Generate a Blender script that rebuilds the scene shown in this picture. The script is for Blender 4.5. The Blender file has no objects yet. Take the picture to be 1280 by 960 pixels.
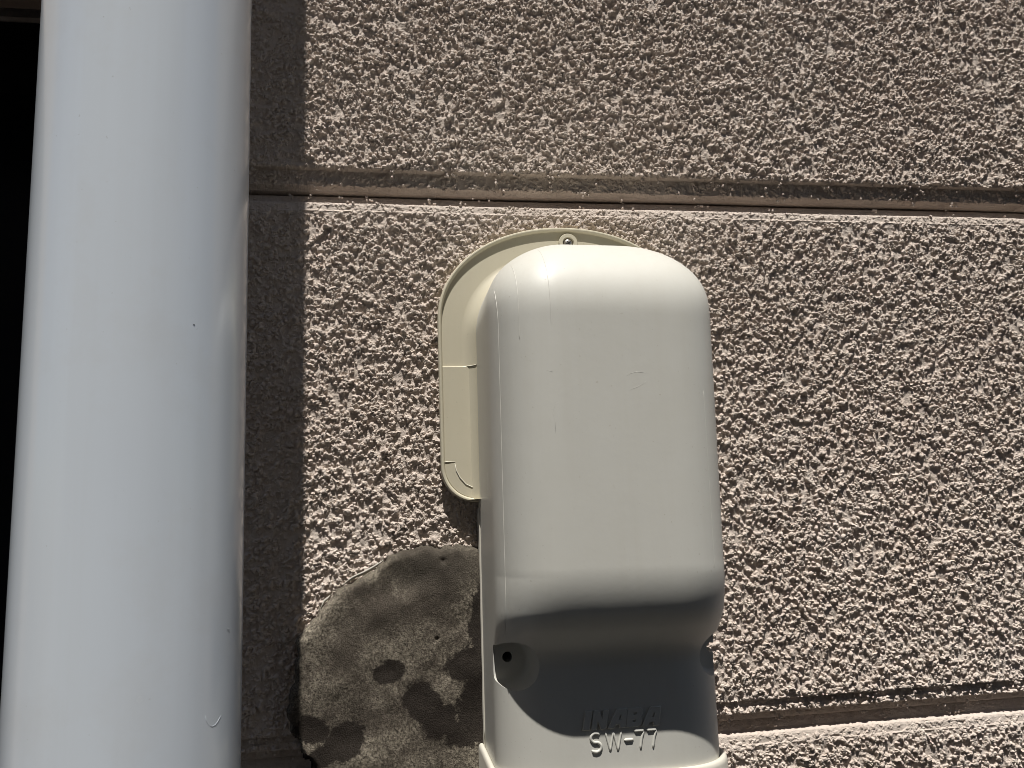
import bpy, bmesh, math, random
import numpy as np
from mathutils import Vector, Matrix

# ------------------------------------------------------------------ camera, sky, sun, exposure
SC = bpy.context.scene
ZW = 1.30                       # height of the picture's wall origin above the ground (m)
SUN_EL, SUN_AZ = math.radians(71.5), math.radians(10)

cam_d = bpy.data.cameras.new('camera')
cam = bpy.data.objects.new('camera', cam_d)
SC.collection.objects.link(cam)
R = ((0.9870961, 0.0108898, -0.1597583),
     (-0.1559377, -0.1613994, -0.9744915),
     (-0.0363969, 0.9868291, -0.1576185))
mw = Matrix(R).to_4x4()
mw.translation = Vector((0, -0.330, ZW))
cam.matrix_world = mw
cam_d.sensor_width = 36.0
cam_d.lens = 1035.0 / 1280.0 * 36.0
cam_d.clip_start, cam_d.clip_end = 0.01, 600
cam_d.dof.use_dof = True
cam_d.dof.focus_distance = 0.315
cam_d.dof.aperture_fstop = 38.0
SC.camera = cam
SC.cycles.filter_width = 0.8

W = bpy.data.worlds.new('World'); SC.world = W; W.use_nodes = True
nt = W.node_tree
sky = nt.nodes.new('ShaderNodeTexSky'); sky.sky_type = 'NISHITA'; sky.sun_disc = False
sky.sun_elevation = SUN_EL; sky.sun_rotation = math.pi + SUN_AZ
nt.links.new(sky.outputs[0], nt.nodes['Background'].inputs[0])
nt.nodes['Background'].inputs[1].default_value = 0.05

sd = bpy.data.lights.new('sun', 'SUN'); sd.energy = 5.0; sd.angle = math.radians(0.53); sd.color = (1.0, 0.965, 0.91)
sun = bpy.data.objects.new('sun', sd); SC.collection.objects.link(sun)
to_sun = Vector((-math.sin(SUN_AZ)*math.cos(SUN_EL), -math.cos(SUN_AZ)*math.cos(SUN_EL), math.sin(SUN_EL)))
sun.rotation_euler = to_sun.to_track_quat('Z', 'Y').to_euler()
sun.location = (0, -1, 4)

SC.view_settings.view_transform = 'Standard'; SC.view_settings.look = 'None'
SC.view_settings.exposure = 0.32; SC.view_settings.gamma = 1.0; SC.view_settings.use_curve_mapping = False

# ------------------------------------------------------------------ helpers (plain numbers are millimetres: x right, d out of the wall, z up)
rng = np.random.default_rng(7)
def V(x, d, z): return (x/1000.0, -d/1000.0, z/1000.0 + ZW)

def link(name, me, mat=None, parent=None):
    o = bpy.data.objects.new(name, me); SC.collection.objects.link(o)
    if mat: me.materials.append(mat)
    if parent: o.parent = parent
    return o
def root(name, label, cat, loc_mm, group=None):
    o = bpy.data.objects.new(name, None); SC.collection.objects.link(o)
    o.location = V(*loc_mm); o.empty_display_size = 0.02
    o['label'] = label; o['category'] = cat
    if group: o['group'] = group
    return o
def adopt(o, parent):
    """parent o, its mesh being in world coordinates"""
    o.parent = parent
    o.matrix_parent_inverse = Matrix.Translation(-Vector(parent.location))
    return o
def mesh_from(name, verts, faces, smooth=True, angle=None):
    me = bpy.data.meshes.new(name)
    me.from_pydata(verts, [], faces); me.update()
    if smooth: me.polygons.foreach_set('use_smooth', [True]*len(me.polygons))
    if angle is not None: me.set_sharp_from_angle(angle=math.radians(angle))
    return me
def grid_mesh(name, X, D, Z, smooth=False, keep=None):
    n, m = X.shape
    me = bpy.data.meshes.new(name)
    co = np.stack([X, -D, Z], -1).reshape(-1, 3) / 1000.0
    co[:, 2] += ZW
    idx = np.arange(n*m).reshape(n, m)
    q = np.stack([idx[:-1, :-1], idx[:-1, 1:], idx[1:, 1:], idx[1:, :-1]], -1).reshape(-1, 4)
    if keep is not None:
        q = q[keep[:-1, :-1].reshape(-1) & keep[1:, 1:].reshape(-1) & keep[:-1, 1:].reshape(-1) & keep[1:, :-1].reshape(-1)]
        used = np.zeros(n*m, bool); used[q.reshape(-1)] = True
        remap = np.cumsum(used) - 1
        co = co[used]; q = remap[q]
    me.vertices.add(len(co)); me.vertices.foreach_set('co', co.astype(np.float32).reshape(-1))
    me.loops.add(len(q)*4); me.loops.foreach_set('vertex_index', q.astype(np.int32).reshape(-1))
    me.polygons.add(len(q)); me.polygons.foreach_set('loop_start', np.arange(0, len(q)*4, 4, dtype=np.int32))
    me.polygons.foreach_set('use_smooth', np.full(len(q), smooth))
    me.update(calc_edges=True); me.validate()
    return me
def boxes_mesh(name, boxes):
    vs, fs = [], []
    for (x0, x1, d0, d1, z0, z1) in boxes:
        b = len(vs)
        for z in (z0, z1):
            vs += [V(x0, d0, z), V(x1, d0, z), V(x1, d1, z), V(x0, d1, z)]
        fs += [(b, b+1, b+2, b+3), (b+7, b+6, b+5, b+4), (b, b+4, b+5, b+1), (b+1, b+5, b+6, b+2), (b+2, b+6, b+7, b+3), (b+3, b+7, b+4, b)]
    me = mesh_from(name, vs, fs, smooth=False)
    bm = bmesh.new(); bm.from_mesh(me); bmesh.ops.recalc_face_normals(bm, faces=bm.faces); bm.to_mesh(me); bm.free()
    return me
def tube(paths, r, seg=8, squash=1.0):
    """tubes along lists of (x,d,z); returns verts, faces"""
    vs, fs = [], []
    for P in paths:
        P = [np.array(p, float) for p in P]; n = len(P); b = len(vs)
        for i, p in enumerate(P):
            t = P[min(i+1, n-1)] - P[max(i-1, 0)]; t /= np.linalg.norm(t)
            a = np.array((0, 1, 0)) if abs(t[1]) < .9 else np.array((1, 0, 0))
            u = np.cross(t, a); u /= np.linalg.norm(u); w = np.cross(u, t)
            rr = r*(0.35 if i in (0, n-1) else 1.0)
            for k in range(seg):
                q = p + rr*(math.cos(2*math.pi*k/seg)*u + squash*math.sin(2*math.pi*k/seg)*w)
                vs.append(V(*q))
        for i in range(n-1):
            for k in range(seg):
                k2 = (k+1) % seg
                fs.append((b+i*seg+k, b+i*seg+k2, b+(i+1)*seg+k2, b+(i+1)*seg+k))
        fs.append(tuple(b+k for k in range(seg))); fs.append(tuple(b+(n-1)*seg+k for k in reversed(range(seg))))
    return vs, fs
def fix_normals(me):
    bm = bmesh.new(); bm.from_mesh(me); bmesh.ops.recalc_face_normals(bm, faces=bm.faces); bm.to_mesh(me); bm.free()
def vnoise(nr, nc, cell, seed):
    """smooth value noise on an nr x nc grid, about -1..1; cell in samples"""
    g = np.random.default_rng(seed)
    gr, gc = int(nr/cell)+3, int(nc/cell)+3
    G = g.uniform(-1, 1, (gr, gc))
    y = np.arange(nr)/cell; x = np.arange(nc)/cell
    yi = y.astype(int); xi = x.astype(int)
    fy = (y-yi); fx = (x-xi); fy = fy*fy*(3-2*fy); fx = fx*fx*(3-2*fx)
    fy = fy[:, None]; fx = fx[None]
    a = G[np.ix_(yi, xi)]; b = G[np.ix_(yi, xi+1)]; c = G[np.ix_(yi+1, xi)]; d = G[np.ix_(yi+1, xi+1)]
    return (a*(1-fx)+b*fx)*(1-fy) + (c*(1-fx)+d*fx)*fy

# ------------------------------------------------------------------ materials
def material(name, color, rough=0.5, coat=0.0, spec=0.5):
    m = bpy.data.materials.new(name); m.use_nodes = True
    b = m.node_tree.nodes['Principled BSDF']
    b.inputs['Base Color'].default_value = (*color, 1); b.inputs['Roughness'].default_value = rough
    b.inputs['Coat Weight'].default_value = coat; b.inputs['Coat Roughness'].default_value = 0.14; b.inputs['Specular IOR Level'].default_value = spec
    return m
class N:
    def __init__(s, m): s.t = m.node_tree; s.b = s.t.nodes['Principled BSDF']; s.tc = s.t.nodes.new('ShaderNodeTexCoord')
    def node(s, kind, **kw):
        n = s.t.nodes.new('ShaderNode'+kind)
        for k, v in kw.items():
            if k in n.inputs: n.inputs[k].default_value = v
            else: setattr(n, k, v)
        return n
    def l(s, a, b): s.t.links.new(a, b)
    def noise(s, scale, detail=4, rough=0.55, vec=None, stretch=None):
        n = s.node('TexNoise', Scale=scale, Detail=detail, Roughness=rough)
        v = vec or s.tc.outputs['Object']
        if stretch:
            mp = s.node('Mapping'); mp.inputs['Scale'].default_value = stretch; s.l(v, mp.inputs[0]); v = mp.outputs[0]
        s.l(v, n.inputs['Vector']); return n.outputs[0]
    def ramp(s, fac, stops):
        r = s.node('ValToRGB'); e = r.color_ramp.elements
        while len(e) < len(stops): e.new(0.5)
        for i, (p, c) in enumerate(stops):
            e[i].position = p; e[i].color = (*c, 1) if len(c) == 3 else c
        s.l(fac, r.inputs[0]); return r.outputs[0]
    def mix(s, fac, a, b, mode='MIX'):
        m = s.node('Mix', data_type='RGBA', blend_type=mode)
        for sock, v in ((m.inputs[0], fac), (m.inputs[6], a), (m.inputs[7], b)):
            if hasattr(v, 'links'): s.l(v, sock)
            elif isinstance(v, (int, float)): sock.default_value = v
            else: sock.default_value = (*v, 1)
        return m.outputs[2]
    def math(s, op, a, b=0.0, c=0.0):
        m = s.node('Math', operation=op)
        for i, v in enumerate((a, b, c)):
            if hasattr(v, 'links'): s.l(v, m.inputs[i])
            else: m.inputs[i].default_value = v
        return m.outputs[0]
    def bump(s, h, dist, strength=1.0):
        b = s.node('Bump', Strength=strength, Distance=dist); s.l(h, b.inputs['Height']); s.l(b.outputs[0], s.b.inputs['Normal'])
    def sep(s):
        n = s.node('SeparateXYZ'); s.l(s.tc.outputs['Object'], n.inputs[0]); return n.outputs

# stucco: dusty pinkish beige, a little uneven
M_STUCCO = material('stucco', (0.40, 0.335, 0.29), 0.92, spec=0.25)
n = N(M_STUCCO)
c = n.mix(n.ramp(n.noise(14, 4), [(0.35, (0, 0, 0)), (0.65, (1, 1, 1))]), (0.555, 0.475, 0.415), (0.605, 0.53, 0.47))
c = n.mix(n.math('MULTIPLY', n.ramp(n.noise(6, 6, 0.6), [(0.42, (0, 0, 0)), (0.72, (1, 1, 1))]), 0.30), c, (0.50, 0.42, 0.35))
c = n.mix(n.math('MULTIPLY', n.ramp(n.noise(1, 4, 0.6, stretch=(55, 55, 4)), [(0.5, (0, 0, 0)), (0.72, (1, 1, 1))]), 0.25), c, (0.45, 0.385, 0.33))
c = n.mix(n.ramp(n.noise(420, 3, 0.7), [(0.38, (0, 0, 0)), (0.68, (1, 1, 1))]), n.mix(0.35, c, (0.38, 0.32, 0.275)), c)
n.l(c, n.b.inputs['Base Color'])
n.bump(n.noise(2600, 3, 0.6), 0.0004, 0.5)
# joint paint: smoother, browner
M_JOINT = material('joint_paint', (0.30, 0.235, 0.19), 0.85, spec=0.3)
n = N(M_JOINT)
n.l(n.mix(n.noise(60, 5), (0.24, 0.185, 0.145), (0.40, 0.315, 0.255)), n.b.inputs['Base Color'])
n.bump(n.noise(1500, 4, 0.6), 0.0004, 0.6)

def ivory(name, col, rough, lines=()):
    m = material(name, col, rough, coat=0.12, spec=0.35)
    n = N(m)
    dirt = n.ramp(n.noise(22, 6, 0.65), [(0.40, (0, 0, 0)), (0.75, (1, 1, 1))])
    streak = n.ramp(n.noise(1, 5, 0.6, stretch=(260, 260, 14)), [(0.45, (0, 0, 0)), (0.8, (1, 1, 1))])
    c = n.mix(n.math('MULTIPLY', dirt, 0.22), col, tuple(v*f for v, f in zip(col, (0.80, 0.77, 0.70))))
    c = n.mix(n.math('MULTIPLY', streak, 0.20), c, tuple(v*f for v, f in zip(col, (0.86, 0.83, 0.78))))
    spk = n.ramp(n.noise(900, 2, 0.5), [(0.71, (0, 0, 0)), (0.76, (1, 1, 1))])
    c = n.mix(n.math('MULTIPLY', spk, 0.35), c, (0.33, 0.29, 0.22))
    n.l(c, n.b.inputs['Base Color'])
    n.l(n.math('MULTIPLY_ADD', n.noise(45, 5), 0.22, rough-0.11), n.b.inputs['Roughness'])
    n.l(n.ramp(n.noise(38, 6, 0.65), [(0.3, (.08, .08, .08)), (0.75, (.34, .34, .34))]), n.b.inputs['Coat Roughness'])
    h = n.math('MULTIPLY', n.noise(55, 3), 0.25)
    h = n.math('ADD', h, n.math('MULTIPLY', n.noise(700, 3), 0.05))
    x = n.sep()[0]
    for (px, wd, ht) in lines:           # moulding lines left by the die
        t = n.math('DIVIDE', n.math('SUBTRACT', x, px/1000), wd/1000)
        g = n.math('POWER', 2.718, n.math('MULTIPLY', n.math('MULTIPLY', t, t), -1.0))
        h = n.math('ADD', h, n.math('MULTIPLY', g, ht))
    n.bump(h, 0.0005, 0.6)
    return m
IV = (0.60, 0.575, 0.50)
M_IVORY = ivory('ivory_plastic', IV, 0.42)
M_COVER = ivory('ivory_cover_plastic', (0.578, 0.570, 0.522), 0.5)
M_FLANGE = ivory('ivory_flange_plastic', (0.55, 0.51, 0.395), 0.45)
M_HOLE = material('screw_hole_dark', (0.012, 0.011, 0.010), 0.8)

M_PIPE = material('pale_blue_grey_pvc', (0.56, 0.60, 0.645), 0.22, coat=0.5, spec=0.5)
n = N(M_PIPE)
c = n.mix(n.ramp(n.noise(9, 4, stretch=(1, 1, 0.25)), [(0.3, (0, 0, 0)), (0.7, (1, 1, 1))]), (0.60, 0.65, 0.71), (0.625, 0.67, 0.715))
spk = n.ramp(n.noise(620, 2, 0.5), [(0.76, (0, 0, 0)), (0.80, (1, 1, 1))])
c = n.mix(n.math('MULTIPLY', spk, 0.4), c, (0.36, 0.36, 0.35))
n.l(c, n.b.inputs['Base Color'])
n.l(n.math('MULTIPLY_ADD', n.noise(30, 6, 0.65), 0.22, 0.12), n.b.inputs['Roughness'])
st = n.ramp(n.noise(1, 5, 0.6, stretch=(170, 170, 5)), [(0.46, (0, 0, 0)), (0.78, (1, 1, 1))])
c = n.mix(n.math('MULTIPLY', st, 0.12), c, (0.50, 0.51, 0.51))
c = n.mix(n.math('MULTIPLY', n.ramp(n.noise(30, 6, 0.7), [(0.5, (0, 0, 0)), (0.75, (1, 1, 1))]), 0.22), c, (0.52, 0.51, 0.49))
n.l(c, n.b.inputs['Base Color'])
n.bump(n.noise(1, 2, stretch=(30, 30, 6)), 0.0014, 0.4)

# sealing mortar: dark grey, mottled, with wet-looking stains and a shade band painted in beside the cover
M_PATCH = material('sealing_mortar', (0.19, 0.175, 0.15), 0.85, spec=0.12)
n = N(M_PATCH)
mott = n.ramp(n.noise(55, 7, 0.68), [(0.38, (0, 0, 0)), (0.66, (1, 1, 1))])
c = n.mix(mott, (0.105, 0.088, 0.07), (0.42, 0.37, 0.29))
grain = n.ramp(n.noise(950, 3, 0.65), [(0.40, (0, 0, 0)), (0.62, (1, 1, 1))])
c = n.mix(n.math('MULTIPLY', n.math('SUBTRACT', 1.0, grain), 0.72), c, (0.045, 0.037, 0.030))
spk = n.ramp(n.noise(1500, 2, 0.6), [(0.56, (0, 0, 0)), (0.64, (1, 1, 1))])
c = n.mix(n.math('MULTIPLY', spk, 0.7), c, (0.025, 0.02, 0.016))
sx = n.sep()
wob = n.mix(0.4, n.noise(90, 5, 0.65), n.noise(420, 4, 0.7))
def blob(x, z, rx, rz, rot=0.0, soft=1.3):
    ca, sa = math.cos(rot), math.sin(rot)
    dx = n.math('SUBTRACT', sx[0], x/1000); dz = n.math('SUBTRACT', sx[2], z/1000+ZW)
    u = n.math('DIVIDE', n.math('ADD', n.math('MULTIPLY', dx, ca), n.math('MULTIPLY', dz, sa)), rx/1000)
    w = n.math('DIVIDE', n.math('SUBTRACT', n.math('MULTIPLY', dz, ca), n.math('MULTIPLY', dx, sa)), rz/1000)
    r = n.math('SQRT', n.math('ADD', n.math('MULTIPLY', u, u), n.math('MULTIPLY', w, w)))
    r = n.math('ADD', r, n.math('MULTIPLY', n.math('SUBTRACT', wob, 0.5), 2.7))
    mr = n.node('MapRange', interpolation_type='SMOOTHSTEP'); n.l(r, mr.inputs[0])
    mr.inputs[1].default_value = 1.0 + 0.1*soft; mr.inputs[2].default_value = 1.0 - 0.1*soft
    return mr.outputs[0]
stain_shade = None
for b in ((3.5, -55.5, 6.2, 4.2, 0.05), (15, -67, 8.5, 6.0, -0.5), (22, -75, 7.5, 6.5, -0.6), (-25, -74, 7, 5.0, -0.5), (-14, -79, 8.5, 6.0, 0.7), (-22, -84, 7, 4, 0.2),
          (33, -55, 8, 6, 0.4), (35, -72, 7.5, 13, 0), (38, -40, 5, 14, 0), (29, -79, 8, 5, 0)):  # this row: stain plus the shadow band beside the cover, painted into the colour
    k = blob(*b); stain_shade = k if stain_shade is None else n.math('MAXIMUM', stain_shade, k)
soot = n.math('MULTIPLY', blob(24, -17, 32, 10, 0.05, 7), 0.80)
soot2 = n.math('MULTIPLY', blob(-6, -38, 8, 14, -0.5, 7), 0.6)
soot3 = n.math('MULTIPLY', blob(10, -33, 17, 6, 0.45, 7), 0.65)
c = n.mix(soot, c, (0.07, 0.06, 0.048)); c = n.mix(soot2, c, (0.09, 0.075, 0.06)); c = n.mix(soot3, c, (0.075, 0.062, 0.05))
c = n.mix(n.math('MULTIPLY', stain_shade, 0.93), c, (0.022, 0.017, 0.014))
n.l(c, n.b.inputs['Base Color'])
n.l(n.math('MULTIPLY_ADD', stain_shade, -0.2, 0.85), n.b.inputs['Roughness'])
n.bump(n.noise(1900, 4, 0.75), 0.0007, 0.9)
M_FILM = material('dried_sealant_film', (0.55, 0.52, 0.46), 0.25)

M_BLACK = material('black_glass', (0.010, 0.012, 0.016), 0.25, spec=0.3)
M_FRAME = material('black_window_frame', (0.012, 0.012, 0.013), 0.45, spec=0.35)
M_LINTEL = material('lintel_render', (0.30, 0.265, 0.23), 0.9, spec=0.2)
n = N(M_LINTEL); n.l(n.mix(n.noise(90, 5), (0.40, 0.36, 0.325), (0.56, 0.51, 0.46)), n.b.inputs['Base Color']); n.bump(n.noise(700, 4), 0.001, 0.6)
M_STEEL = material('zinc_screw', (0.55, 0.52, 0.47), 0.35); M_STEEL.node_tree.nodes['Principled BSDF'].inputs['Metallic'].default_value = 0.9
M_GROUND = material('asphalt', (0.055, 0.053, 0.05), 0.95)
n = N(M_GROUND); n.l(n.mix(n.noise(300, 4), (0.045, 0.04, 0.035), (0.075, 0.067, 0.058)), n.b.inputs['Base Color']); n.bump(n.noise(350, 3), 0.004, 0.6)

# ------------------------------------------------------------------ ground
g = link('ground', mesh_from('ground', [(-300, -300, 0), (300, -300, 0), (300, 300, 0), (-300, 300, 0)], [(0, 1, 2, 3)], False), M_GROUND)
g['kind'] = 'structure'

M_FAR = material('sky_blocker_siding', (0.20, 0.19, 0.18), 0.8)
n = N(M_FAR); n.l(n.mix(n.noise(3, 5), (0.165, 0.14, 0.118), (0.225, 0.192, 0.165)), n.b.inputs['Base Color'])
M_ROOF = material('dark_roof', (0.06, 0.058, 0.055), 0.7)
NB = root('sky_blocker_house', 'unseen grey house shape added behind the camera to block sky light', 'house', (-450, 2500, -1300))  # added out of view: blocks low sky so the shade stays deep
adopt(link('wall', boxes_mesh('wall', [(-3600, 2700, 2500, 9000, -1300, 5350)]), M_FAR), NB)
adopt(link('blocker_roof', boxes_mesh('blocker_roof', [(-3900, 3000, 2150, 9300, 5351, 5500)]), M_ROOF), NB)
adopt(link('blocker_window', boxes_mesh('blocker_window', [(-2600, -900, 2470, 2499, -350, 900)]), M_BLACK), NB)
adopt(link('blocker_window', boxes_mesh('blocker_window', [(1200, 2300, 2470, 2499, -350, 900)]), M_BLACK), NB)

# ------------------------------------------------------------------ stucco wall: siding panels with grooved joints
WALL = root('stucco_wall', 'beige house wall of rough sprayed stucco panels with grooved horizontal joints', 'wall', (100, 0, -1300))
PITCH = 220.5
STEP = 0.36
X0, X1 = -97.0, 326.0
XF = -74.0                      # fine relief from here to X1

def stucco_panel(ztop, zbot, seed, hi_top=None, hi_bot=None, ledge=False):
    """one panel: the profile runs from the gap under the panel above, over its top edge, down its face, under its bottom lip.
    ztop = where the lit top edge begins, zbot = where the stucco ends above the lower joint."""
    prof = []                       # (d, z, grain amount)
    if hi_top is None:
        prof += [(-13, ztop+5.0, 0), (-7.0, ztop+4.9, .14), (-6.4, ztop+4.3, .22), (-4.6, ztop+0.9, .22), (-3.5, ztop+0.3, .18), (-0.9, ztop-0.1, .20), (-0.5, ztop-1.0, .40), (-0.15, ztop-3.5, .55), (0.30, ztop-3.9, .22), (0.1, ztop-4.3, .7), (0, ztop-5.5, .9), (0, ztop-9, 1)]
    else:
        prof += [(0, hi_top, 1)]
    if hi_bot is None:
        if ledge:       # a thin step, a grained ledge, then the deep groove
            prof += [(0, zbot+5, 1), (0.1, zbot+0.7, 1), (-0.2, zbot+0.1, .8), (-1.5, zbot-0.2, .35), (-1.5, zbot-1.9, .4), (-0.9, zbot-2.4, .95), (-0.75, zbot-4.4, .95), (-1.2, zbot-4.9, .6),
                     (-4.6, zbot-5.3, .3), (-4.9, zbot-7.6, .22), (-5.2, zbot-8.3, .15), (-13, zbot-8.6, 0)]
        else:
            prof += [(0, zbot+5, 1), (0.1, zbot+0.9, 1), (-0.3, zbot+0.1, .85), (-2.2, zbot-0.4, .55), (-2.5, zbot-3.0, .65), (-2.7, zbot-6.6, .75), (-4.6, zbot-7.6, .25), (-5.2, zbot-8.3, .15), (-13, zbot-8.6, 0)]
    else:
        prof += [(0, hi_bot, 1)]
    p = np.array(prof, float)
    L = np.r_[0, np.cumsum(np.hypot(np.diff(p[:, 0]), np.diff(p[:, 1])))]
    nr = int(L[-1]/STEP)+1
    t = np.linspace(0, L[-1], nr)
    D = np.interp(t, L, p[:, 0]); Z = np.interp(t, L, p[:, 1]); A = np.interp(t, L, p[:, 2])
    x = np.arange(XF, X1, STEP); nc = len(x)
    # --- grain relief in mm
    mm = 1/STEP
    big = vnoise(nr, nc, 3.6*mm, seed)*.45 + vnoise(nr, nc, 1.6*mm, seed+1)*.75
    patchy = vnoise(nr, nc, 28*mm, seed+9)
    H = 0.1 + 0.50*np.clip(big, -1, .35) + 0.08*patchy
    base = H.copy()
    gr = np.random.default_rng(seed+5)
    area = nr*nc*STEP*STEP
    for rad, dens in ((1.0, .022), (.78, .11), (.63, .33), (.51, .56), (.42, .55)):
        k = int(area*dens)
        ri = gr.integers(0, nr, k); ci = gr.integers(0, nc, k)
        keep = gr.uniform(0, 1, k) < np.clip(.46 + .85*big[ri, ci] + .12*patchy[ri, ci], .08, 1)
        ri, ci = ri[keep], ci[keep]; k = len(ri)
        rr = rad*gr.uniform(.8, 1.2, k); asp = gr.uniform(.9, 1.5, k)
        fr = gr.uniform(-.5, .5, k); fc = gr.uniform(-.5, .5, k)
        ang = gr.uniform(0, math.pi, k); el = gr.uniform(.95, 1.35, k); ca, sa = np.cos(ang), np.sin(ang)
        tr, tc = gr.normal(0, .15, k), gr.normal(0, .15, k)          # tilted tops
        b0 = base[ri, ci]*.8 + gr.uniform(-.15, .38, k)
        w = int(math.ceil(rad*1.2*1.5/STEP))
        for a in range(-w, w+1):
            for b in range(-w, w+1):
                u = ((a-fr)*ca + (b-fc)*sa)*STEP*el/rr; v = ((b-fc)*ca - (a-fr)*sa)*STEP/el/rr*1.1
                dd = (np.abs(u)**2.4 + np.abs(v)**2.4)
                ok = (dd < 1) & (ri+a >= 0) & (ri+a < nr) & (ci+b >= 0) & (ci+b < nc)
                h = b0[ok] + rr[ok]*asp[ok]*(1-dd[ok])**.36*(1 + tr[ok]*(a-fr[ok])*STEP/rr[ok] + tc[ok]*(b-fc[ok])*STEP/rr[ok])
                np.maximum.at(H, (ri[ok]+a, ci[ok]+b), h)
    # ragged outlines: warp the relief a little
    wr = np.rint((vnoise(nr, nc, 1.5*mm, seed+21)*.24 + vnoise(nr, nc, .8*mm, seed+22)*.20)*mm).astype(int)
    wc = np.rint((vnoise(nr, nc, 1.5*mm, seed+23)*.24 + vnoise(nr, nc, .8*mm, seed+24)*.20)*mm).astype(int)
    I, J = np.indices((nr, nc)); H = H[np.clip(I+wr, 0, nr-1), np.clip(J+wc, 0, nc-1)]
    H += gr.normal(0, .04, H.shape) + vnoise(nr, nc, 2.4, seed+3)*.11
    H *= .95
    H = H*A[:, None] + (1-A[:, None])*.06*vnoise(nr, nc, 5, seed+4)
    DD = D[:, None] + H
    XX = np.repeat(x[None], nr, 0) + gr.normal(0, .05, H.shape)
    wav = 0.35*np.sin(x/61.0+seed)[None] + 0.25*np.sin(x/23.0+seed*2)[None]
    ZZ = np.repeat(Z[:, None], nc, 1) + wav*np.clip(1-A[:, None], 0, 1)*.6 + gr.normal(0, .05, H.shape)
    return grid_mesh('siding_panel', XX[::-1], DD[::-1], ZZ[::-1], smooth=False)

def merge_boxes(o, boxes, name):
    """coarse continuation of a panel outside the picture, joined to the same part"""
    bm = bmesh.new(); bm.from_mesh(o.data)
    tmp = boxes_mesh(name, boxes); bm.from_mesh(tmp); bm.to_mesh(o.data); bm.free(); bpy.data.meshes.remove(tmp)

XL, XR, BACK = -1200.0, 1500.0, -12.0
ZJ1, ZJ2 = 129.8, -89.6         # lit top edges below the two joints
HEAD = 226.0                    # underside of the window opening's head
def part(o): return adopt(o, WALL)
up = part(link('siding_panel', stucco_panel(0, 144.3, 11, hi_top=251), M_STUCCO))
merge_boxes(up, [(X0, XR, BACK, 0.6, 251, ZJ1+PITCH+9), (XL, X0, BACK, 0.6, HEAD, ZJ1+PITCH+9), (X1-.5, XR, BACK, 0.6, ZJ1+6.6, 251), (X0, XF+.5, BACK, 0.6, ZJ1+6.6, 251)], 'x')
mid = part(link('siding_panel', stucco_panel(ZJ1, -76.8, 23, ledge=True), M_STUCCO))
merge_boxes(mid, [(X0, XF+.5, BACK, 0.6, ZJ2+6.6, ZJ1), (X1-.5, XR, BACK, 0.6, ZJ2+6.6, ZJ1)], 'x')
low = part(link('siding_panel', stucco_panel(ZJ2, 0, 37, hi_bot=-165), M_STUCCO))
merge_boxes(low, [(X1-.5, XR, BACK, 0.6, -297, ZJ2), (X0, X1-.5, BACK, 0.6, -297, -165), (X0, XF+.5, BACK, 0.6, -165, ZJ2)], 'x')
for k in range(1, 11):
    z1 = ZJ1+PITCH*k+10; part(link('siding_panel', boxes_mesh('siding_panel', [(XL, XR, BACK, 0.6, z1, z1+PITCH-4)]), M_STUCCO))
for k in range(4):
    z1 = -301-PITCH*k; z0 = max(z1-PITCH+4, -1300)
    part(link('siding_panel', boxes_mesh('siding_panel', [(X0, XR, BACK, 0.6, z0, z1)]), M_STUCCO))
part(link('backing', boxes_mesh('backing', [(X0+1, XR, -160, -12.5, -1300, 2500), (XL, X0+1, -30, -12.5, HEAD+1, 2500), (XL, X0+1, -85, -30.5, 400, 420), (XL, X0+1, -200, -160.5, -1300, 1480)]), M_JOINT))

part(link('sky_blocker_eave', boxes_mesh('sky_blocker_eave', [(XL, XR, -160, 260, 2500, 2590)]), M_ROOF))  # unseen eave, added to cut sky light from above

# crumbs of stucco sitting in the grooves
cr = np.random.default_rng(3)
vs, fs = [], []
ico = bmesh.new(); bmesh.ops.create_icosphere(ico, subdivisions=1, radius=1.0)
iv = np.array([v.co[:] for v in ico.verts]); ifc = [tuple(v.index for v in f.verts) for f in ico.faces]; ico.free()
def crumb(x, d, z, r):
    b = len(vs); P = iv*r*cr.uniform(.6, 1.25, iv.shape) + np.array((x, d, z))
    vs.extend(V(*q) for q in P); fs.extend(tuple(b+i for i in f) for f in ifc)
for zt in (144.3, -76.8):
    for _ in range(75):
        u = cr.uniform(0, 1)**1.4; cx_ = cr.uniform(X0, X1)
        for _k in range(cr.integers(1, 6)):
            uu = min(1, max(0, u+cr.normal(0, .12)))
            crumb(cx_+cr.normal(0, 1.6), -uu*8/3.15+cr.uniform(-.6, .3), zt-0.6-uu*8, cr.uniform(.35, .95))
    for _ in range(26):
        cx_ = cr.uniform(X0, X1); cz_ = zt-cr.uniform(9.5, 13.5)
        for _k in range(cr.integers(1, 5)): crumb(cx_+cr.normal(0, 1.2), -3.9+cr.uniform(-.2, .8), cz_+cr.normal(0, .5), cr.uniform(.35, .8))
    for _ in range(80):
        cx_ = cr.uniform(X0, X1); cz_ = zt-14.6-cr.uniform(-.4, 3.6)
        for _k in range(cr.integers(1, 5)): crumb(cx_+cr.normal(0, 1.2), -0.6+cr.uniform(-.3, .3), cz_+cr.normal(0, .5), cr.uniform(.35, .95))
crumbs = part(link('stucco_crumbs', mesh_from('stucco_crumbs', vs, fs, False), M_STUCCO)); crumbs['kind'] = 'stuff'

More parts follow.
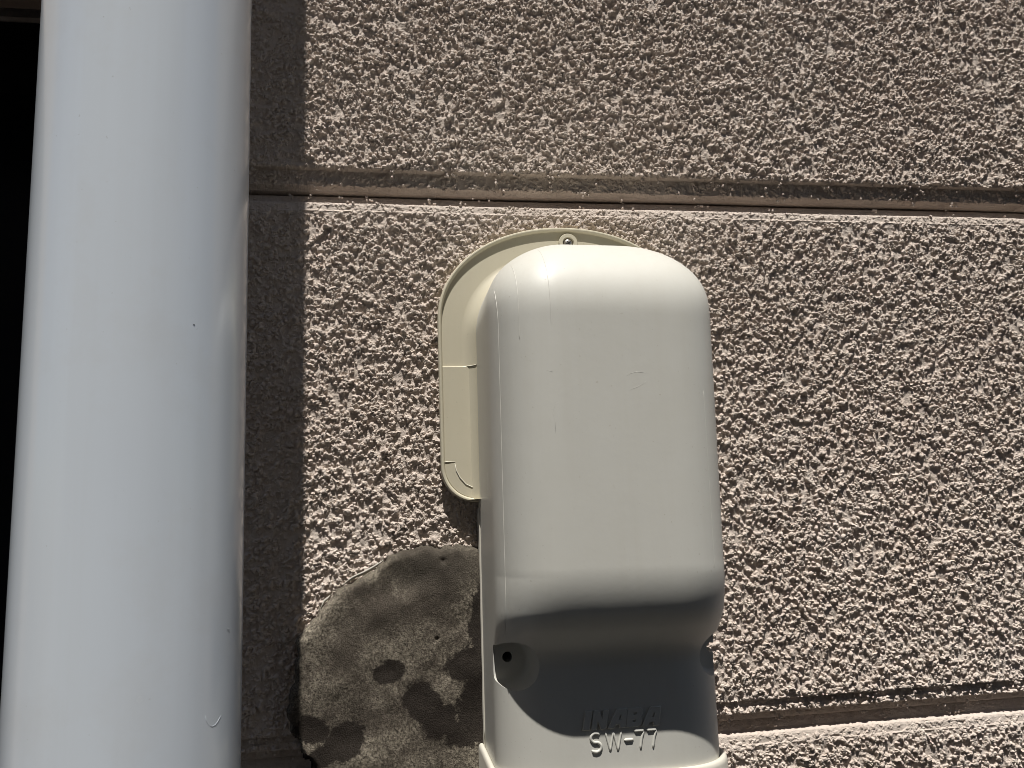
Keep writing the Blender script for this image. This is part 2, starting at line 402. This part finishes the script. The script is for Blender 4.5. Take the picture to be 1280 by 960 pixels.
# ------------------------------------------------------------------ black window in the recess at the far left
WIN = root('window', 'black window pane in the shaded recess at the left edge, behind the pale pipe', 'window', (-420, -100, -700))
def rim(x0, x1, z0, z1, w, d0, d1): return [(x0, x1, d0, d1, z1-w, z1), (x0, x1, d0, d1, z0, z0+w), (x0, x0+w, d0, d1, z0+w, z1-w), (x1-w, x1, d0, d1, z0+w, z1-w)]
adopt(link('frame', boxes_mesh('frame', rim(-420, X0-1, -700, 257, 26, -140, -90)), M_FRAME), WIN)
adopt(link('pane', boxes_mesh('pane', [(-394, X0-27, -120, -114, -674, 231)]), M_BLACK), WIN)
part(link('lintel', boxes_mesh('lintel', [(XL, X0, -159, -86, 257.5, 430)]), M_LINTEL))
part(link('window_sill', boxes_mesh('window_sill', [(-420, X0, -159, -60, -760, -700.5)]), M_LINTEL))
part(link('lower_wall', boxes_mesh('lower_wall', [(-420, X0-.5, -159, 0.6, -1300, -760.5), (XL, -420.5, -159, 0.6, -1300, HEAD-.5)]), M_STUCCO))

# ------------------------------------------------------------------ pale downpipe
PIPE = root('downpipe', 'thick pale blue grey plastic downpipe standing upright on the left', 'pipe', (-71.5, 68.3, -1300))
PR, PX, PD = 31.0, -71.5, 68.3
def cyl(r0, z0, z1, seg=128, wall=2.5, bev=.6):
    prof = [(r0-wall, z0), (r0-bev, z0), (r0, z0+bev), (r0, z1-bev), (r0-bev, z1), (r0-wall, z1)]
    vs = [V(PX+r*math.cos(2*math.pi*k/seg), PD+r*math.sin(2*math.pi*k/seg), z) for (r, z) in prof for k in range(seg)]
    fs = []
    n = len(prof)
    for i in range(n):
        for k in range(seg):
            k2 = (k+1) % seg; j = (i+1) % n
            fs.append((i*seg+k, i*seg+k2, j*seg+k2, j*seg+k))
    me = mesh_from('pipe_body', vs, fs, True, 30); fix_normals(me); return me
adopt(link('pipe_body', cyl(PR, -1300, 1500), M_PIPE), PIPE)

# small scuffs on the pipe
for P, r, m_ in (([(-46.54, 86.74, -49.8), (-46.40, 86.5, -51.2), (-45.9, 85.75, -52.4), (-45.21, 84.76, -53.0), (-44.6, 83.75, -52.9), (-44.11, 82.88, -52.3), (-43.51, 81.74, -51.0)], .04, M_PIPE),
             ([(-51.1, 91.72, 56.6), (-50.8, 91.42, 56.5)], .2, M_HOLE), ([(-42.59, 79.60, -28.09), (-42.14, 78.38, -28.7)], .08, M_PIPE)):
    tv, tf = tube([P], r, 6); me = mesh_from('scuff', tv, tf, True); fix_normals(me); adopt(link('scuff', me, m_), PIPE)

# ------------------------------------------------------------------ hardened sealing mortar low on the left
PATCH = root('mortar_patch', 'dark grey smeared mortar patch with blackish stains on the stucco beside the plastic cover', 'patch', (5, 3, -90))
out = [(-33.5, -71.6), (-34.6, -68.2), (-33.2, -60), (-31.8, -53.6), (-30.4, -44.3), (-27.5, -38.5), (-23.9, -34), (-17.9, -27.1), (-10.5, -22.0), (-3, -18.6), (0.5, -16.2), (4.6, -12.9), (9, -11.2), (13, -10.6), (24.5, -10.6), (38.4, -12.5), (52, -16), (60, -30), (62, -60), (58, -95), (40, -108), (10, -110), (-12, -102), (-24, -89), (-28.5, -83), (-31.5, -77)]
o_ = np.array(out)
ps = 0.6
xs = np.arange(-42, 66, ps); zs = np.arange(-118, -2, ps)
GX, GZ = np.meshgrid(xs, zs)
wx = GX + 1.2*vnoise(*GX.shape, 9, 51) + .7*vnoise(*GX.shape, 4, 52) + .35*vnoise(*GX.shape, 1.8, 55); wz = GZ + 1.2*vnoise(*GX.shape, 9, 53) + .7*vnoise(*GX.shape, 4, 54) + .35*vnoise(*GX.shape, 1.8, 56)
dist = np.full(GX.shape, 1e9); inside = np.zeros(GX.shape, bool)
for i in range(len(o_)):
    a, b = o_[i], o_[(i+1) % len(o_)]
    ab = b-a; tt = np.clip(((wx-a[0])*ab[0] + (wz-a[1])*ab[1])/(ab@ab), 0, 1)
    dist = np.minimum(dist, np.hypot(wx-a[0]-tt*ab[0], wz-a[1]-tt*ab[1]))
    cond = ((a[1] > wz) != (b[1] > wz)) & (wx < (b[0]-a[0])*(wz-a[1])/(b[1]-a[1]+1e-12)+a[0])
    inside ^= cond
sdist = np.where(inside, dist, -dist)
und = .7*vnoise(*GX.shape, 26, 61) + .35*vnoise(*GX.shape, 11, 62) + .10*vnoise(*GX.shape, 5, 63) + .035*vnoise(*GX.shape, 1.7, 64)
edge = np.clip(sdist/3.0, 0, 1)
Hh = (4.6+1.4*np.clip((10-GX)/30, 0, 1))*np.sqrt(1-(1-edge)**2) + und*np.clip(sdist/4, 0, 1)
# bowl pressed into it and a ridge, as the thumb left it
def dent(x, z, rx, rz, a, rot=0):
    ca, sa = math.cos(rot), math.sin(rot); u = ((GX-x)*ca+(GZ-z)*sa)/rx; w = ((GZ-z)*ca-(GX-x)*sa)/rz
    return a*np.exp(-(u*u+w*w))
Hh += (dent(4, -32, 14, 5, 1.3, .5) + dent(12, -24, 16, 5, -1.0, .4) + dent(20, -17, 16, 5, .4, .1) + dent(16, -66, 10, 5, -.5, -.6) + dent(3, -56, 5, 3.5, -.45) + dent(-24, -75, 6, 4, -.5, -.5) + dent(-12, -80, 7, 5, -.4, .6)
       + dent(21, -45, 1.0, 1.0, -1.0) + dent(24, -16, 1.1, 1.2, -1.0) + dent(-20, -60, 12, 7, .6))*np.clip(sdist/4, 0, 1)
Hh = np.where(sdist > -0.3, Hh, -1.0)
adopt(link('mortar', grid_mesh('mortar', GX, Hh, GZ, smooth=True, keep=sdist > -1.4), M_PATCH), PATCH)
vs, fs = [], []
for P in ([(-14, 2.6, -23.6), (-10, 3.2, -21.2), (-6, 3.4, -19.8), (-2, 3.3, -17.6), (1.5, 3.0, -15.0)], [(-22, 2.6, -32), (-20.5, 3.2, -29.5), (-18.5, 3.0, -27.2)]):
    for sgn, wd in ((1, 1.0),):
        b = len(vs)
        for i, (x, d, z) in enumerate(P):
            q = wd*(.25 + .9*math.sin(math.pi*(i+.2)/(len(P)-.6)))
            vs += [V(x, d, z), V(x-.35*q, d+.5*q, z+1.1*q), V(x-.5*q, d+.2*q, z+1.0*q)]
        for i in range(len(P)-1):
            for k in range(3):
                fs.append((b+3*i+k, b+3*i+(k+1) % 3, b+3*i+3+(k+1) % 3, b+3*i+3+k))
film = mesh_from('sealant_film', vs, fs, True); fix_normals(film)
adopt(link('sealant_film', film, M_FILM), PATCH)

# ------------------------------------------------------------------ plastic wall cover for air-conditioner pipes
COVER = root('pipe_cover', 'ivory plastic air conditioner pipe cover with a bulged top screwed to the stucco', 'pipe cover', (77.5, 0, -150))
CX, HWID = 77.5, 39.5
ZT, ZC, ZB = 101.5, 66.0, -90.0
def front_depth(z):
    if z > ZC:
        u = min(1, (z-ZC)/(ZT-ZC)); return 68 - 44*(1-math.sqrt(max(0, 1-u**2.25)))
    if z > -17: return 68
    # slope of the face against height: gentle convex turn, steep fall, hollow below
    zz = [-17, -31, -38, -43, -51]; sl = [0, .35, .985, .985, 0]
    drop = 0
    for i in range(4):
        a_ = max(z, zz[i+1])
        if a_ < zz[i]:
            s1 = sl[i] + (sl[i+1]-sl[i])*(zz[i]-a_)/(zz[i]-zz[i+1]); drop += (zz[i]-a_)*(sl[i]+s1)/2
    return 68 - drop
def half_width(z):
    r = 29.0
    if z > ZT-r:
        u = min(1, (z-(ZT-r))/r); return HWID - r*(1-math.sqrt(max(0, 1-u*u)))
    return HWID
def section(z, nseg=20, nflat=14):
    w, D = half_width(z), front_depth(z)
    low_ = min(1, max(0, (-20-z)/25)); f = min(1.0, D/45.0)
    def corner(rx, rd):
        rx = min(rx, w*.62); rd = rd*f
        pts = [(-w, 2.0), (-w, 9.0)]
        for i in range(1, 6): pts.append((-w, 9 + (D-rd-9)*i/6 if D-rd > 9 else 9 + .01*i))
        for i in range(nseg+1):
            a = math.pi/2*i/nseg
            pts.append((-w + rx*(1-math.cos(a)**(2/2.6)), D-rd + rd*math.sin(a)))
        return pts
    left = corner(32.0-6*low_, 26.0-8*low_)
    right = [(-a, b) for (a, b) in reversed(corner(21.5+3*low_, 17.5+1.5*low_))]
    x0, x1 = left[-1][0], right[0][0]
    dw = float(np.interp(z, [-60, -45, -17, 70], [.3, .2, -.7, .45]))*(w/HWID)
    right = [(a+dw, b) for (a, b) in right]; x1 += dw
    return left + [(x0+(x1-x0)*i/nflat, D) for i in range(1, nflat)] + right
zrows = list(np.linspace(ZB, -51, 22)) + list(np.linspace(-50.5, -16, 80)) + list(np.linspace(-14, ZC-2, 26)) + [ZC + (ZT-ZC)*math.sin(math.pi/2*i/34) for i in range(35)]
vs, fs = [], []
secs = [section(z) for z in zrows]; ns = len(secs[0])
for z, s in zip(zrows, secs): vs += [V(CX+a, b, z) for (a, b) in s]
nrw = len(zrows)
for i in range(nrw-1):
    for k in range(ns-1): fs.append((i*ns+k, i*ns+k+1, (i+1)*ns+k+1, (i+1)*ns+k))
    fs.append((i*ns+ns-1, i*ns, (i+1)*ns, (i+1)*ns+ns-1))
fs.append(tuple(range(ns-1, -1, -1))); fs.append(tuple((nrw-1)*ns+k for k in range(ns)))
me = mesh_from('cover_body', vs, fs, True); fix_normals(me)
body = link('cover_body', me, M_COVER)
def lathe(name, cx, cz, prof, seg=48):
    """closed solid around an axis perpendicular to the wall; prof = [(r, d), ...] from the deep end outward"""
    vs, fs = [V(cx, prof[0][1], cz)], []
    for (r, d) in prof: vs += [V(cx+r*math.cos(2*math.pi*k/seg), d, cz+r*math.sin(2*math.pi*k/seg)) for k in range(seg)]
    vs.append(V(cx, prof[-1][1], cz))
    for k in range(seg):
        k2 = (k+1) % seg
        fs.append((0, 1+k, 1+k2))
        for i in range(len(prof)-1): fs.append((1+i*seg+k, 1+i*seg+k2, 1+(i+1)*seg+k2, 1+(i+1)*seg+k))
        b = 1+(len(prof)-1)*seg; fs.append((b+k, b+k2, len(vs)-1))
    me = mesh_from(name, vs, fs, True, 40); fix_normals(me); return me
cutters = []
for cx, hx, dz in ((43.2, 43.0, 0), (115.2, 115.8, 3.6)):
    cutters.append(link('cut', lathe('cut', cx, -49.3, [(5.8, 35.4+dz), (6.7, 35.7+dz), (7.4, 36.4+dz), (7.7, 37.4+dz), (8.7, 70)], 48)))
    cutters.append(link('cut', lathe('cut', hx, -48.2, [(1.75, 20), (1.75, 38.5+dz)], 24)))
for c_ in cutters:
    md = body.modifiers.new('b', 'BOOLEAN'); md.operation = 'DIFFERENCE'; md.solver = 'EXACT'; md.object = c_
dg = bpy.context.evaluated_depsgraph_get()
newme = bpy.data.meshes.new_from_object(body.evaluated_get(dg))
body.modifiers.clear(); old = body.data; body.data = newme; bpy.data.meshes.remove(old); newme.name = 'cover_body'
newme.polygons.foreach_set('use_smooth', [True]*len(newme.polygons)); newme.set_sharp_from_angle(angle=math.radians(32))
for c_ in cutters: bpy.data.objects.remove(c_)
adopt(body, COVER)
for cx in (43.0, 115.8):
    adopt(link('screw_hole', lathe('screw_hole', cx, -48.2, [(2.1, 21), (2.1, 24)], 20), M_HOLE), COVER)

# base strip behind the cover (seam along its left and right edges)
def base_strip():
    vs, fs = [], []
    prof = [(-39.85, 0), (-39.85, 6.4), (-39.6, 6.7), (-39.2, 6.8), (39.2, 6.8), (39.6, 6.7), (39.85, 6.4), (39.85, 0)]
    rows = [-150, 1.0, 5.5]
    for j, z in enumerate(rows):
        for (a, d) in prof: vs.append(V(CX+a*(1 if j < 2 else .965), d if j < 2 else d*.97, z))
    m_ = len(prof)
    for j in range(2):
        for k in range(m_): fs.append((j*m_+k, j*m_+(k+1) % m_, (j+1)*m_+(k+1) % m_, (j+1)*m_+k))
    fs.append(tuple(range(m_-1, -1, -1))); fs.append(tuple(2*m_+k for k in range(m_)))
    me = mesh_from('base_strip', vs, fs, True, 40); fix_normals(me); return me
adopt(link('base_strip', base_strip(), M_IVORY), COVER)

# bead along the cover's long edges
for sg in (-1, 1):
    tv, tf = tube([[(CX+sg*(HWID+.05), 2.2, 6.3), (CX+sg*(HWID+.12), 5.0, 3.5), (CX+sg*(HWID+.15), 7.3, 1.0)] + [(CX+sg*(HWID+.15), 7.4, z) for z in range(0, -85, -6)]], .38, 8)
    me = mesh_from('edge_bead', tv, tf, True); fix_normals(me); adopt(link('edge_bead', me, M_IVORY), COVER)

# collar: the duct sleeve that grips the lower end, proud of the cover all round
def collar():
    vs, fs = [], []
    rows = [(a-.8, b) for a, b in [(-260, 2.3), (-84.4, 2.3), (-83.4, 2.1), (-82.9, 1.7), (-82.7, 1.2), (-82.9, 0.6), (-83.6, 0.1), (-86, -.2)]]
    S0 = section(-80); m_ = len(S0)
    for (z, off) in rows:
        for (a, b) in S0:
            sx_ = (HWID+off)/HWID; vs.append(V(CX+a*sx_, (b-2)*(52+off-2)/50.0+1.5, z))
    for j in range(len(rows)-1):
        for k in range(m_-1): fs.append((j*m_+k, j*m_+k+1, (j+1)*m_+k+1, (j+1)*m_+k))
    me = mesh_from('collar', vs, fs, True, 60); fix_normals(me); return me
adopt(link('collar', collar(), M_IVORY), COVER)

# flange: dished wall plate behind the cover
def flange_outline(inset=0.0, n=40):
    w = 53.6-inset; pts = []
    zc = 78.5
    for i in range(n+1):                                   # top, left to right
        a = math.pi - math.pi*i/n
        ca, sa = math.cos(a), math.sin(a)
        pts.append((CX + w*math.copysign(abs(ca)**(2/2.1), ca), zc + (40.3-inset)*sa**(2/2.1)))
    rb = 13.5-inset*.8
    zb = 6.0+inset
    for i in range(13):
        a = -math.pi/2*i/12; pts.append((CX+w-rb+rb*math.cos(a), zb+rb+rb*math.sin(a)))
    for i in range(13):
        a = -math.pi/2 - math.pi/2*i/12; pts.append((CX-w+rb+rb*math.cos(a), zb+rb+rb*math.sin(a)))
    return pts
ZSTEP = 60.0
def rings_mesh(name, rings, cap=True):
    vs, fs = [], []
    m_ = len(rings[0])
    for r in rings: vs += [V(*p) for p in r]
    for j in range(len(rings)-1):
        for k in range(m_): fs.append((j*m_+k, j*m_+(k+1) % m_, (j+1)*m_+(k+1) % m_, (j+1)*m_+k))
    if cap: fs.append(tuple((len(rings)-1)*m_+k for k in range(m_)))
    me = mesh_from(name, vs, fs, True, 38); fix_normals(me); return me
def fr(inset, d): return [(x, d, z) for (x, z) in flange_outline(inset)]
flange = rings_mesh('flange', [fr(0.25, 0.0), fr(0, 4.6), fr(.12, 5.2), fr(.45, 5.6), fr(.9, 5.65), fr(1.3, 5.4), fr(1.55, 4.9), fr(1.7, 4.15)])
adopt(link('flange', flange, M_FLANGE), COVER)
# thicker lower half of the plate, with the scored knock-out line
def lower_plate():
    o = [p for p in flange_outline(1.45) if p[1] < ZSTEP]
    k = [i for i in range(len(o)) if o[i][0] > CX]; r = [p for p in o if p[0] > CX]; l = [p for p in o if p[0] <= CX]
    path = [(r[0][0], ZSTEP)] + r + l + [(l[-1][0], ZSTEP)]
    def ring(ins, d):
        cz = 33.0
        return [(CX+(x-CX)*(1-ins/52), d, cz+(z-cz)*(1-ins/27.5)) for (x, z) in path]
    me = rings_mesh('lower_plate', [ring(0, 3.9), ring(0, 4.7), ring(.3, 5.0)])
    return me
adopt(link('lower_plate', lower_plate(), M_FLANGE), COVER)
# scored line
arc = [(24.4, 21.8), (26.2, 21.9), (29.6, 21.9)]
arc2 = [(29.4, 21.5), (29.9, 18.5), (31.3, 15.6), (33.6, 13.0), (36.0, 11.8), (39, 11.2)]
def mir(P): return [(2*CX-x, z) for (x, z) in P]
for P in (arc, arc2, mir(arc), mir(arc2)):
    tv, tf = tube([[(x, 5.05, z) for (x, z) in P]], .22, 6)
    me = mesh_from('scored_line', tv, tf, True); fix_normals(me); adopt(link('scored_line', me, M_IVORY), COVER)

# cove: concave sweep from the plate up to the cover
def cove():
    path = [(-HWID, 7.0)] + [(-HWID, 7+ (ZT-29-7)*i/14) for i in range(1, 15)]
    for i in range(1, 21):
        a = math.pi - math.pi/2*i/20; path.append((-HWID+29+29*math.cos(a), ZT-29+29*math.sin(a)))
    full = path + [(-x, z) for (x, z) in reversed(path)]
    full = [(CX+x, z) for (x, z) in full]
    nrm = []
    for i in range(len(full)):
        a = np.array(full[max(i-1, 0)]); b = np.array(full[min(i+1, len(full)-1)]); t = b-a; t /= np.linalg.norm(t); nrm.append((-t[1], t[0]))
    vs, fs = [], []
    prof = []
    for j in range(13):
        a = math.pi/2*j/12; prof.append((7.4*(1-math.sin(a)) - 2.6, 4.12 + 12*(1-math.cos(a))))
    prof.insert(0, (4.9, 3.6))
    for (x, z), (nx, nz) in zip(full, nrm):
        for (o, d) in prof: vs.append(V(x+nx*o, d, z+nz*o))
    m_ = len(prof)
    for i in range(len(full)-1):
        for k in range(m_-1): fs.append((i*m_+k, i*m_+k+1, (i+1)*m_+k+1, (i+1)*m_+k))
    fs.append(tuple(range(m_))); fs.append(tuple((len(full)-1)*m_+k for k in range(m_)))
    me = mesh_from('cove', vs, fs, True, 60)
    bm = bmesh.new(); bm.from_mesh(me); bmesh.ops.recalc_face_normals(bm, faces=bm.faces); bm.to_mesh(me); bm.free()
    return me
adopt(link('cove', cove(), M_FLANGE), COVER)

for sg in (-1, 1):
    P = [(CX+sg*(HWID+7.4*(1-math.sin(a))-2.6), 4.2+12*(1-math.cos(a))+.05, ZSTEP) for a in [math.pi/2*j/12 for j in range(11)]]
    tv, tf = tube([P], .2, 6); me = mesh_from('seam_line', tv, tf, True); fix_normals(me); adopt(link('seam_line', me, M_IVORY), COVER)
# screw boss and screw at the top of the flange
boss = adopt(link('screw_boss', lathe('screw_boss', 79.2, 112.0, [(4.0, 3.8), (4.0, 5.7), (3.8, 6.0), (2.5, 6.0), (2.2, 5.6), (2.2, 4.8)], 40), M_FLANGE), COVER)
def screw():
    bm = bmesh.new()
    me = lathe('screw', 79.2, 112.0, [(2.0, 4.6), (2.0, 5.0), (1.7, 5.5), (1.1, 5.8), (.4, 5.9)], 28)
    return me
sc_ = link('screw', screw(), M_STEEL); sc_.parent = boss; sc_.matrix_parent_inverse = Matrix.Identity(4)
for a in (.5, .5+math.pi/2):
    ca, sa = math.cos(a), math.sin(a)
    P = [(79.2-1.3*ca, 5.75, 112-1.3*sa), (79.2, 5.9, 112), (79.2+1.3*ca, 5.75, 112+1.3*sa)]
    tv, tf = tube([P], .32, 6); mm = mesh_from('cross_slot', tv, tf); fix_normals(mm)
    q = link('cross_slot', mm, M_HOLE); q.parent = boss

# raised moulding lines and scuffs on the cover
def surf(x, z):
    s = section(z); xs_ = [p[0] for p in s]; 
    best = None
    for (a, b), (c, d) in zip(s, s[1:]):
        if a <= x-CX <= c and c > a: best = b+(d-b)*(x-CX-a)/(c-a)
    return best if best else front_depth(z)
def on(P, lift=0.0): return [(x, surf(x, z)+lift, z) for (x, z) in P]
lines = [on([(39.9+ .35*max(0, (76-z)/10 if z > 66 else 1)*1.0, z) for z in np.linspace(-40, 79, 60)]),
         on([(46.0, z) for z in np.linspace(58, 88, 24)]), on([(56.0, z) for z in np.linspace(62, 94, 24)]), on([(108.5, z) for z in np.linspace(-20, 40, 24)])]
for P, r in zip(lines, (.14, .10, .09, .06)):
    tv, tf = tube([P], r, 6); mm = mesh_from('moulding_line', tv, tf); fix_normals(mm)
    adopt(link('moulding_line', mm, M_COVER), COVER)
scuffs = [[(80.5, 44.2), (82, 45.6), (84.5, 46.0), (87.2, 45.7), (88.6, 45.6)], [(87.8, 43.4), (86.8, 42.3), (84.5, 41.0), (82.2, 40.2), (81.4, 39.2)],
          [(53.0, 46.6), (54.4, 46.9), (55.6, 46.4), (57.0, 46.5)], [(58.5, 36.8), (56.4, 35.6), (55.6, 33.0), (56.2, 29.5), (56.2, 25)]]
for P in scuffs:
    Q = [(x + rng.uniform(-.15, .15), z + rng.uniform(-.15, .15)) for (x, z) in P]
    tv, tf = tube([on(Q, -.035)], .075, 6); mm = mesh_from('scuff', tv, tf); fix_normals(mm)
    adopt(link('scuff', mm, M_COVER), COVER)

# embossed lettering
def emboss():
    LX, LZ, H, SH = 64.9, -69.7, 5.6, 0.20
    L = {'I': ([[(0, 0), (1.15, 0), (1.15, 1), (0, 1)]], 1.15/6.1*6.1),
         'N': ([[(0, 0), (.33, 0), (.33, .55), (.72, 0), (1.05, 0), (1.05, 1), (.72, 1), (.72, .45), (.33, 1), (0, 1)]], 1.05),
         'A': ([[(0, 0), (.36, 0), (.44, .20), (.80, .20), (.80, 0), (1.16, 0), (1.12, 1), (.42, 1)], [(.54, .40), (.80, .40), (.80, .72), (.68, .72)]], 1.16),
         'B': ([[(0, 0), (.78, 0), (.98, .12), (.98, .40), (.86, .52), (.98, .64), (.98, .88), (.80, 1), (0, 1)], [(.34, .20), (.64, .20), (.64, .40), (.34, .40)], [(.34, .62), (.64, .62), (.64, .80), (.34, .80)]], .98)}
    cu = bpy.data.curves.new('letters', 'CURVE'); cu.dimensions = '2D'; cu.fill_mode = 'BOTH'; cu.extrude = .00026; cu.bevel_depth = .00022; cu.bevel_resolution = 1
    x = 0.0
    for ch, adv, sx in (('I', .52, .30), ('N', 1.08, .78), ('A', 1.12, .84), ('B', 1.06, .88), ('A', 1.1, .84)):
        for poly in L[ch][0]:
            sp = cu.splines.new('POLY'); sp.points.add(len(poly)-1); sp.use_cyclic_u = True
            for q, (a, b) in zip(sp.points, poly):
                q.co = ((x + (a*sx + SH*b))*6.1/1000*.93, b*H/1000, 0, 1)
        x += adv*.93 if ch != 'I' else .50
    ob = bpy.data.objects.new('letters', cu); SC.collection.objects.link(ob)
    me = bpy.data.meshes.new_from_object(ob.evaluated_get(bpy.context.evaluated_depsgraph_get()))
    bpy.data.objects.remove(ob)
    me.transform(Matrix.Translation(V(LX, 52.1, LZ)) @ Matrix.Rotation(math.pi/2, 4, 'X'))
    me.name = 'brand_lettering'
    return me
adopt(link('brand_lettering', emboss(), M_COVER), COVER)
def size_text():
    h = 5.9; z0 = -76.9
    def S(x):
        P = []
        for i in range(15):
            a = math.radians(35 + 235*i/14); P.append((x+1.75+1.6*math.cos(a), z0+h*.745+h*.245*math.sin(a)))
        for i in range(1, 15):
            a = math.radians(90 - 235*i/14); P.append((x+1.75+1.75*math.cos(a), z0+h*.26+h*.255*math.sin(a)))
        return P
    def dense(P):
        Q = []
        for a, b in zip(P, P[1:]):
            m_ = max(2, int(math.hypot(b[0]-a[0], b[1]-a[1])/.5))
            Q += [(a[0]+(b[0]-a[0])*i/m_, a[1]+(b[1]-a[1])*i/m_) for i in range(m_)]
        return Q+[P[-1]]
    st = [(S(67.2), .5), (dense([(72.3, z0+h), (73.7, z0)]), .34), (dense([(73.7, z0), (75.0, z0+h)]), .34), (dense([(75.0, z0+h), (76.3, z0)]), .34), (dense([(76.3, z0), (77.7, z0+h)]), .34),
          (dense([(78.5, z0+h*.52), (81.7, z0+h*.52)]), .5)]
    for x in (82.3, 86.6):
        st.append((dense([(x-.3, z0+h*.97), (x+3.2, z0+h*.97)]), .52)); st.append((dense([(x+3.1, z0+h*.97), (x+2.3, z0+h*.6), (x+1.6, z0)]), .4))
    vs, fs = [], []
    for P, r in st:
        b = len(vs); tv, tf = tube([[(x, 52.05, z) for (x, z) in P]], r, 10); vs += tv; fs += [tuple(b+i for i in f) for f in tf]
    me = mesh_from('size_lettering', vs, fs, True, 60); fix_normals(me); return me
adopt(link('size_lettering', size_text(), M_COVER), COVER)

# the cover is snapped on very slightly askew (0.9 degrees clockwise), the flange is not
piv = Vector(V(CX, 0, -65))
TILT = Matrix.Translation(piv) @ Matrix.Rotation(math.radians(0.4), 4, 'Y') @ Matrix.Translation(-piv)
for o in COVER.children:
    if o.name.split('.')[0] in ('cover_body', 'screw_hole', 'base_strip', 'collar', 'moulding_line', 'scuff', 'edge_bead', 'brand_lettering', 'size_lettering'):
        o.data.transform(TILT)
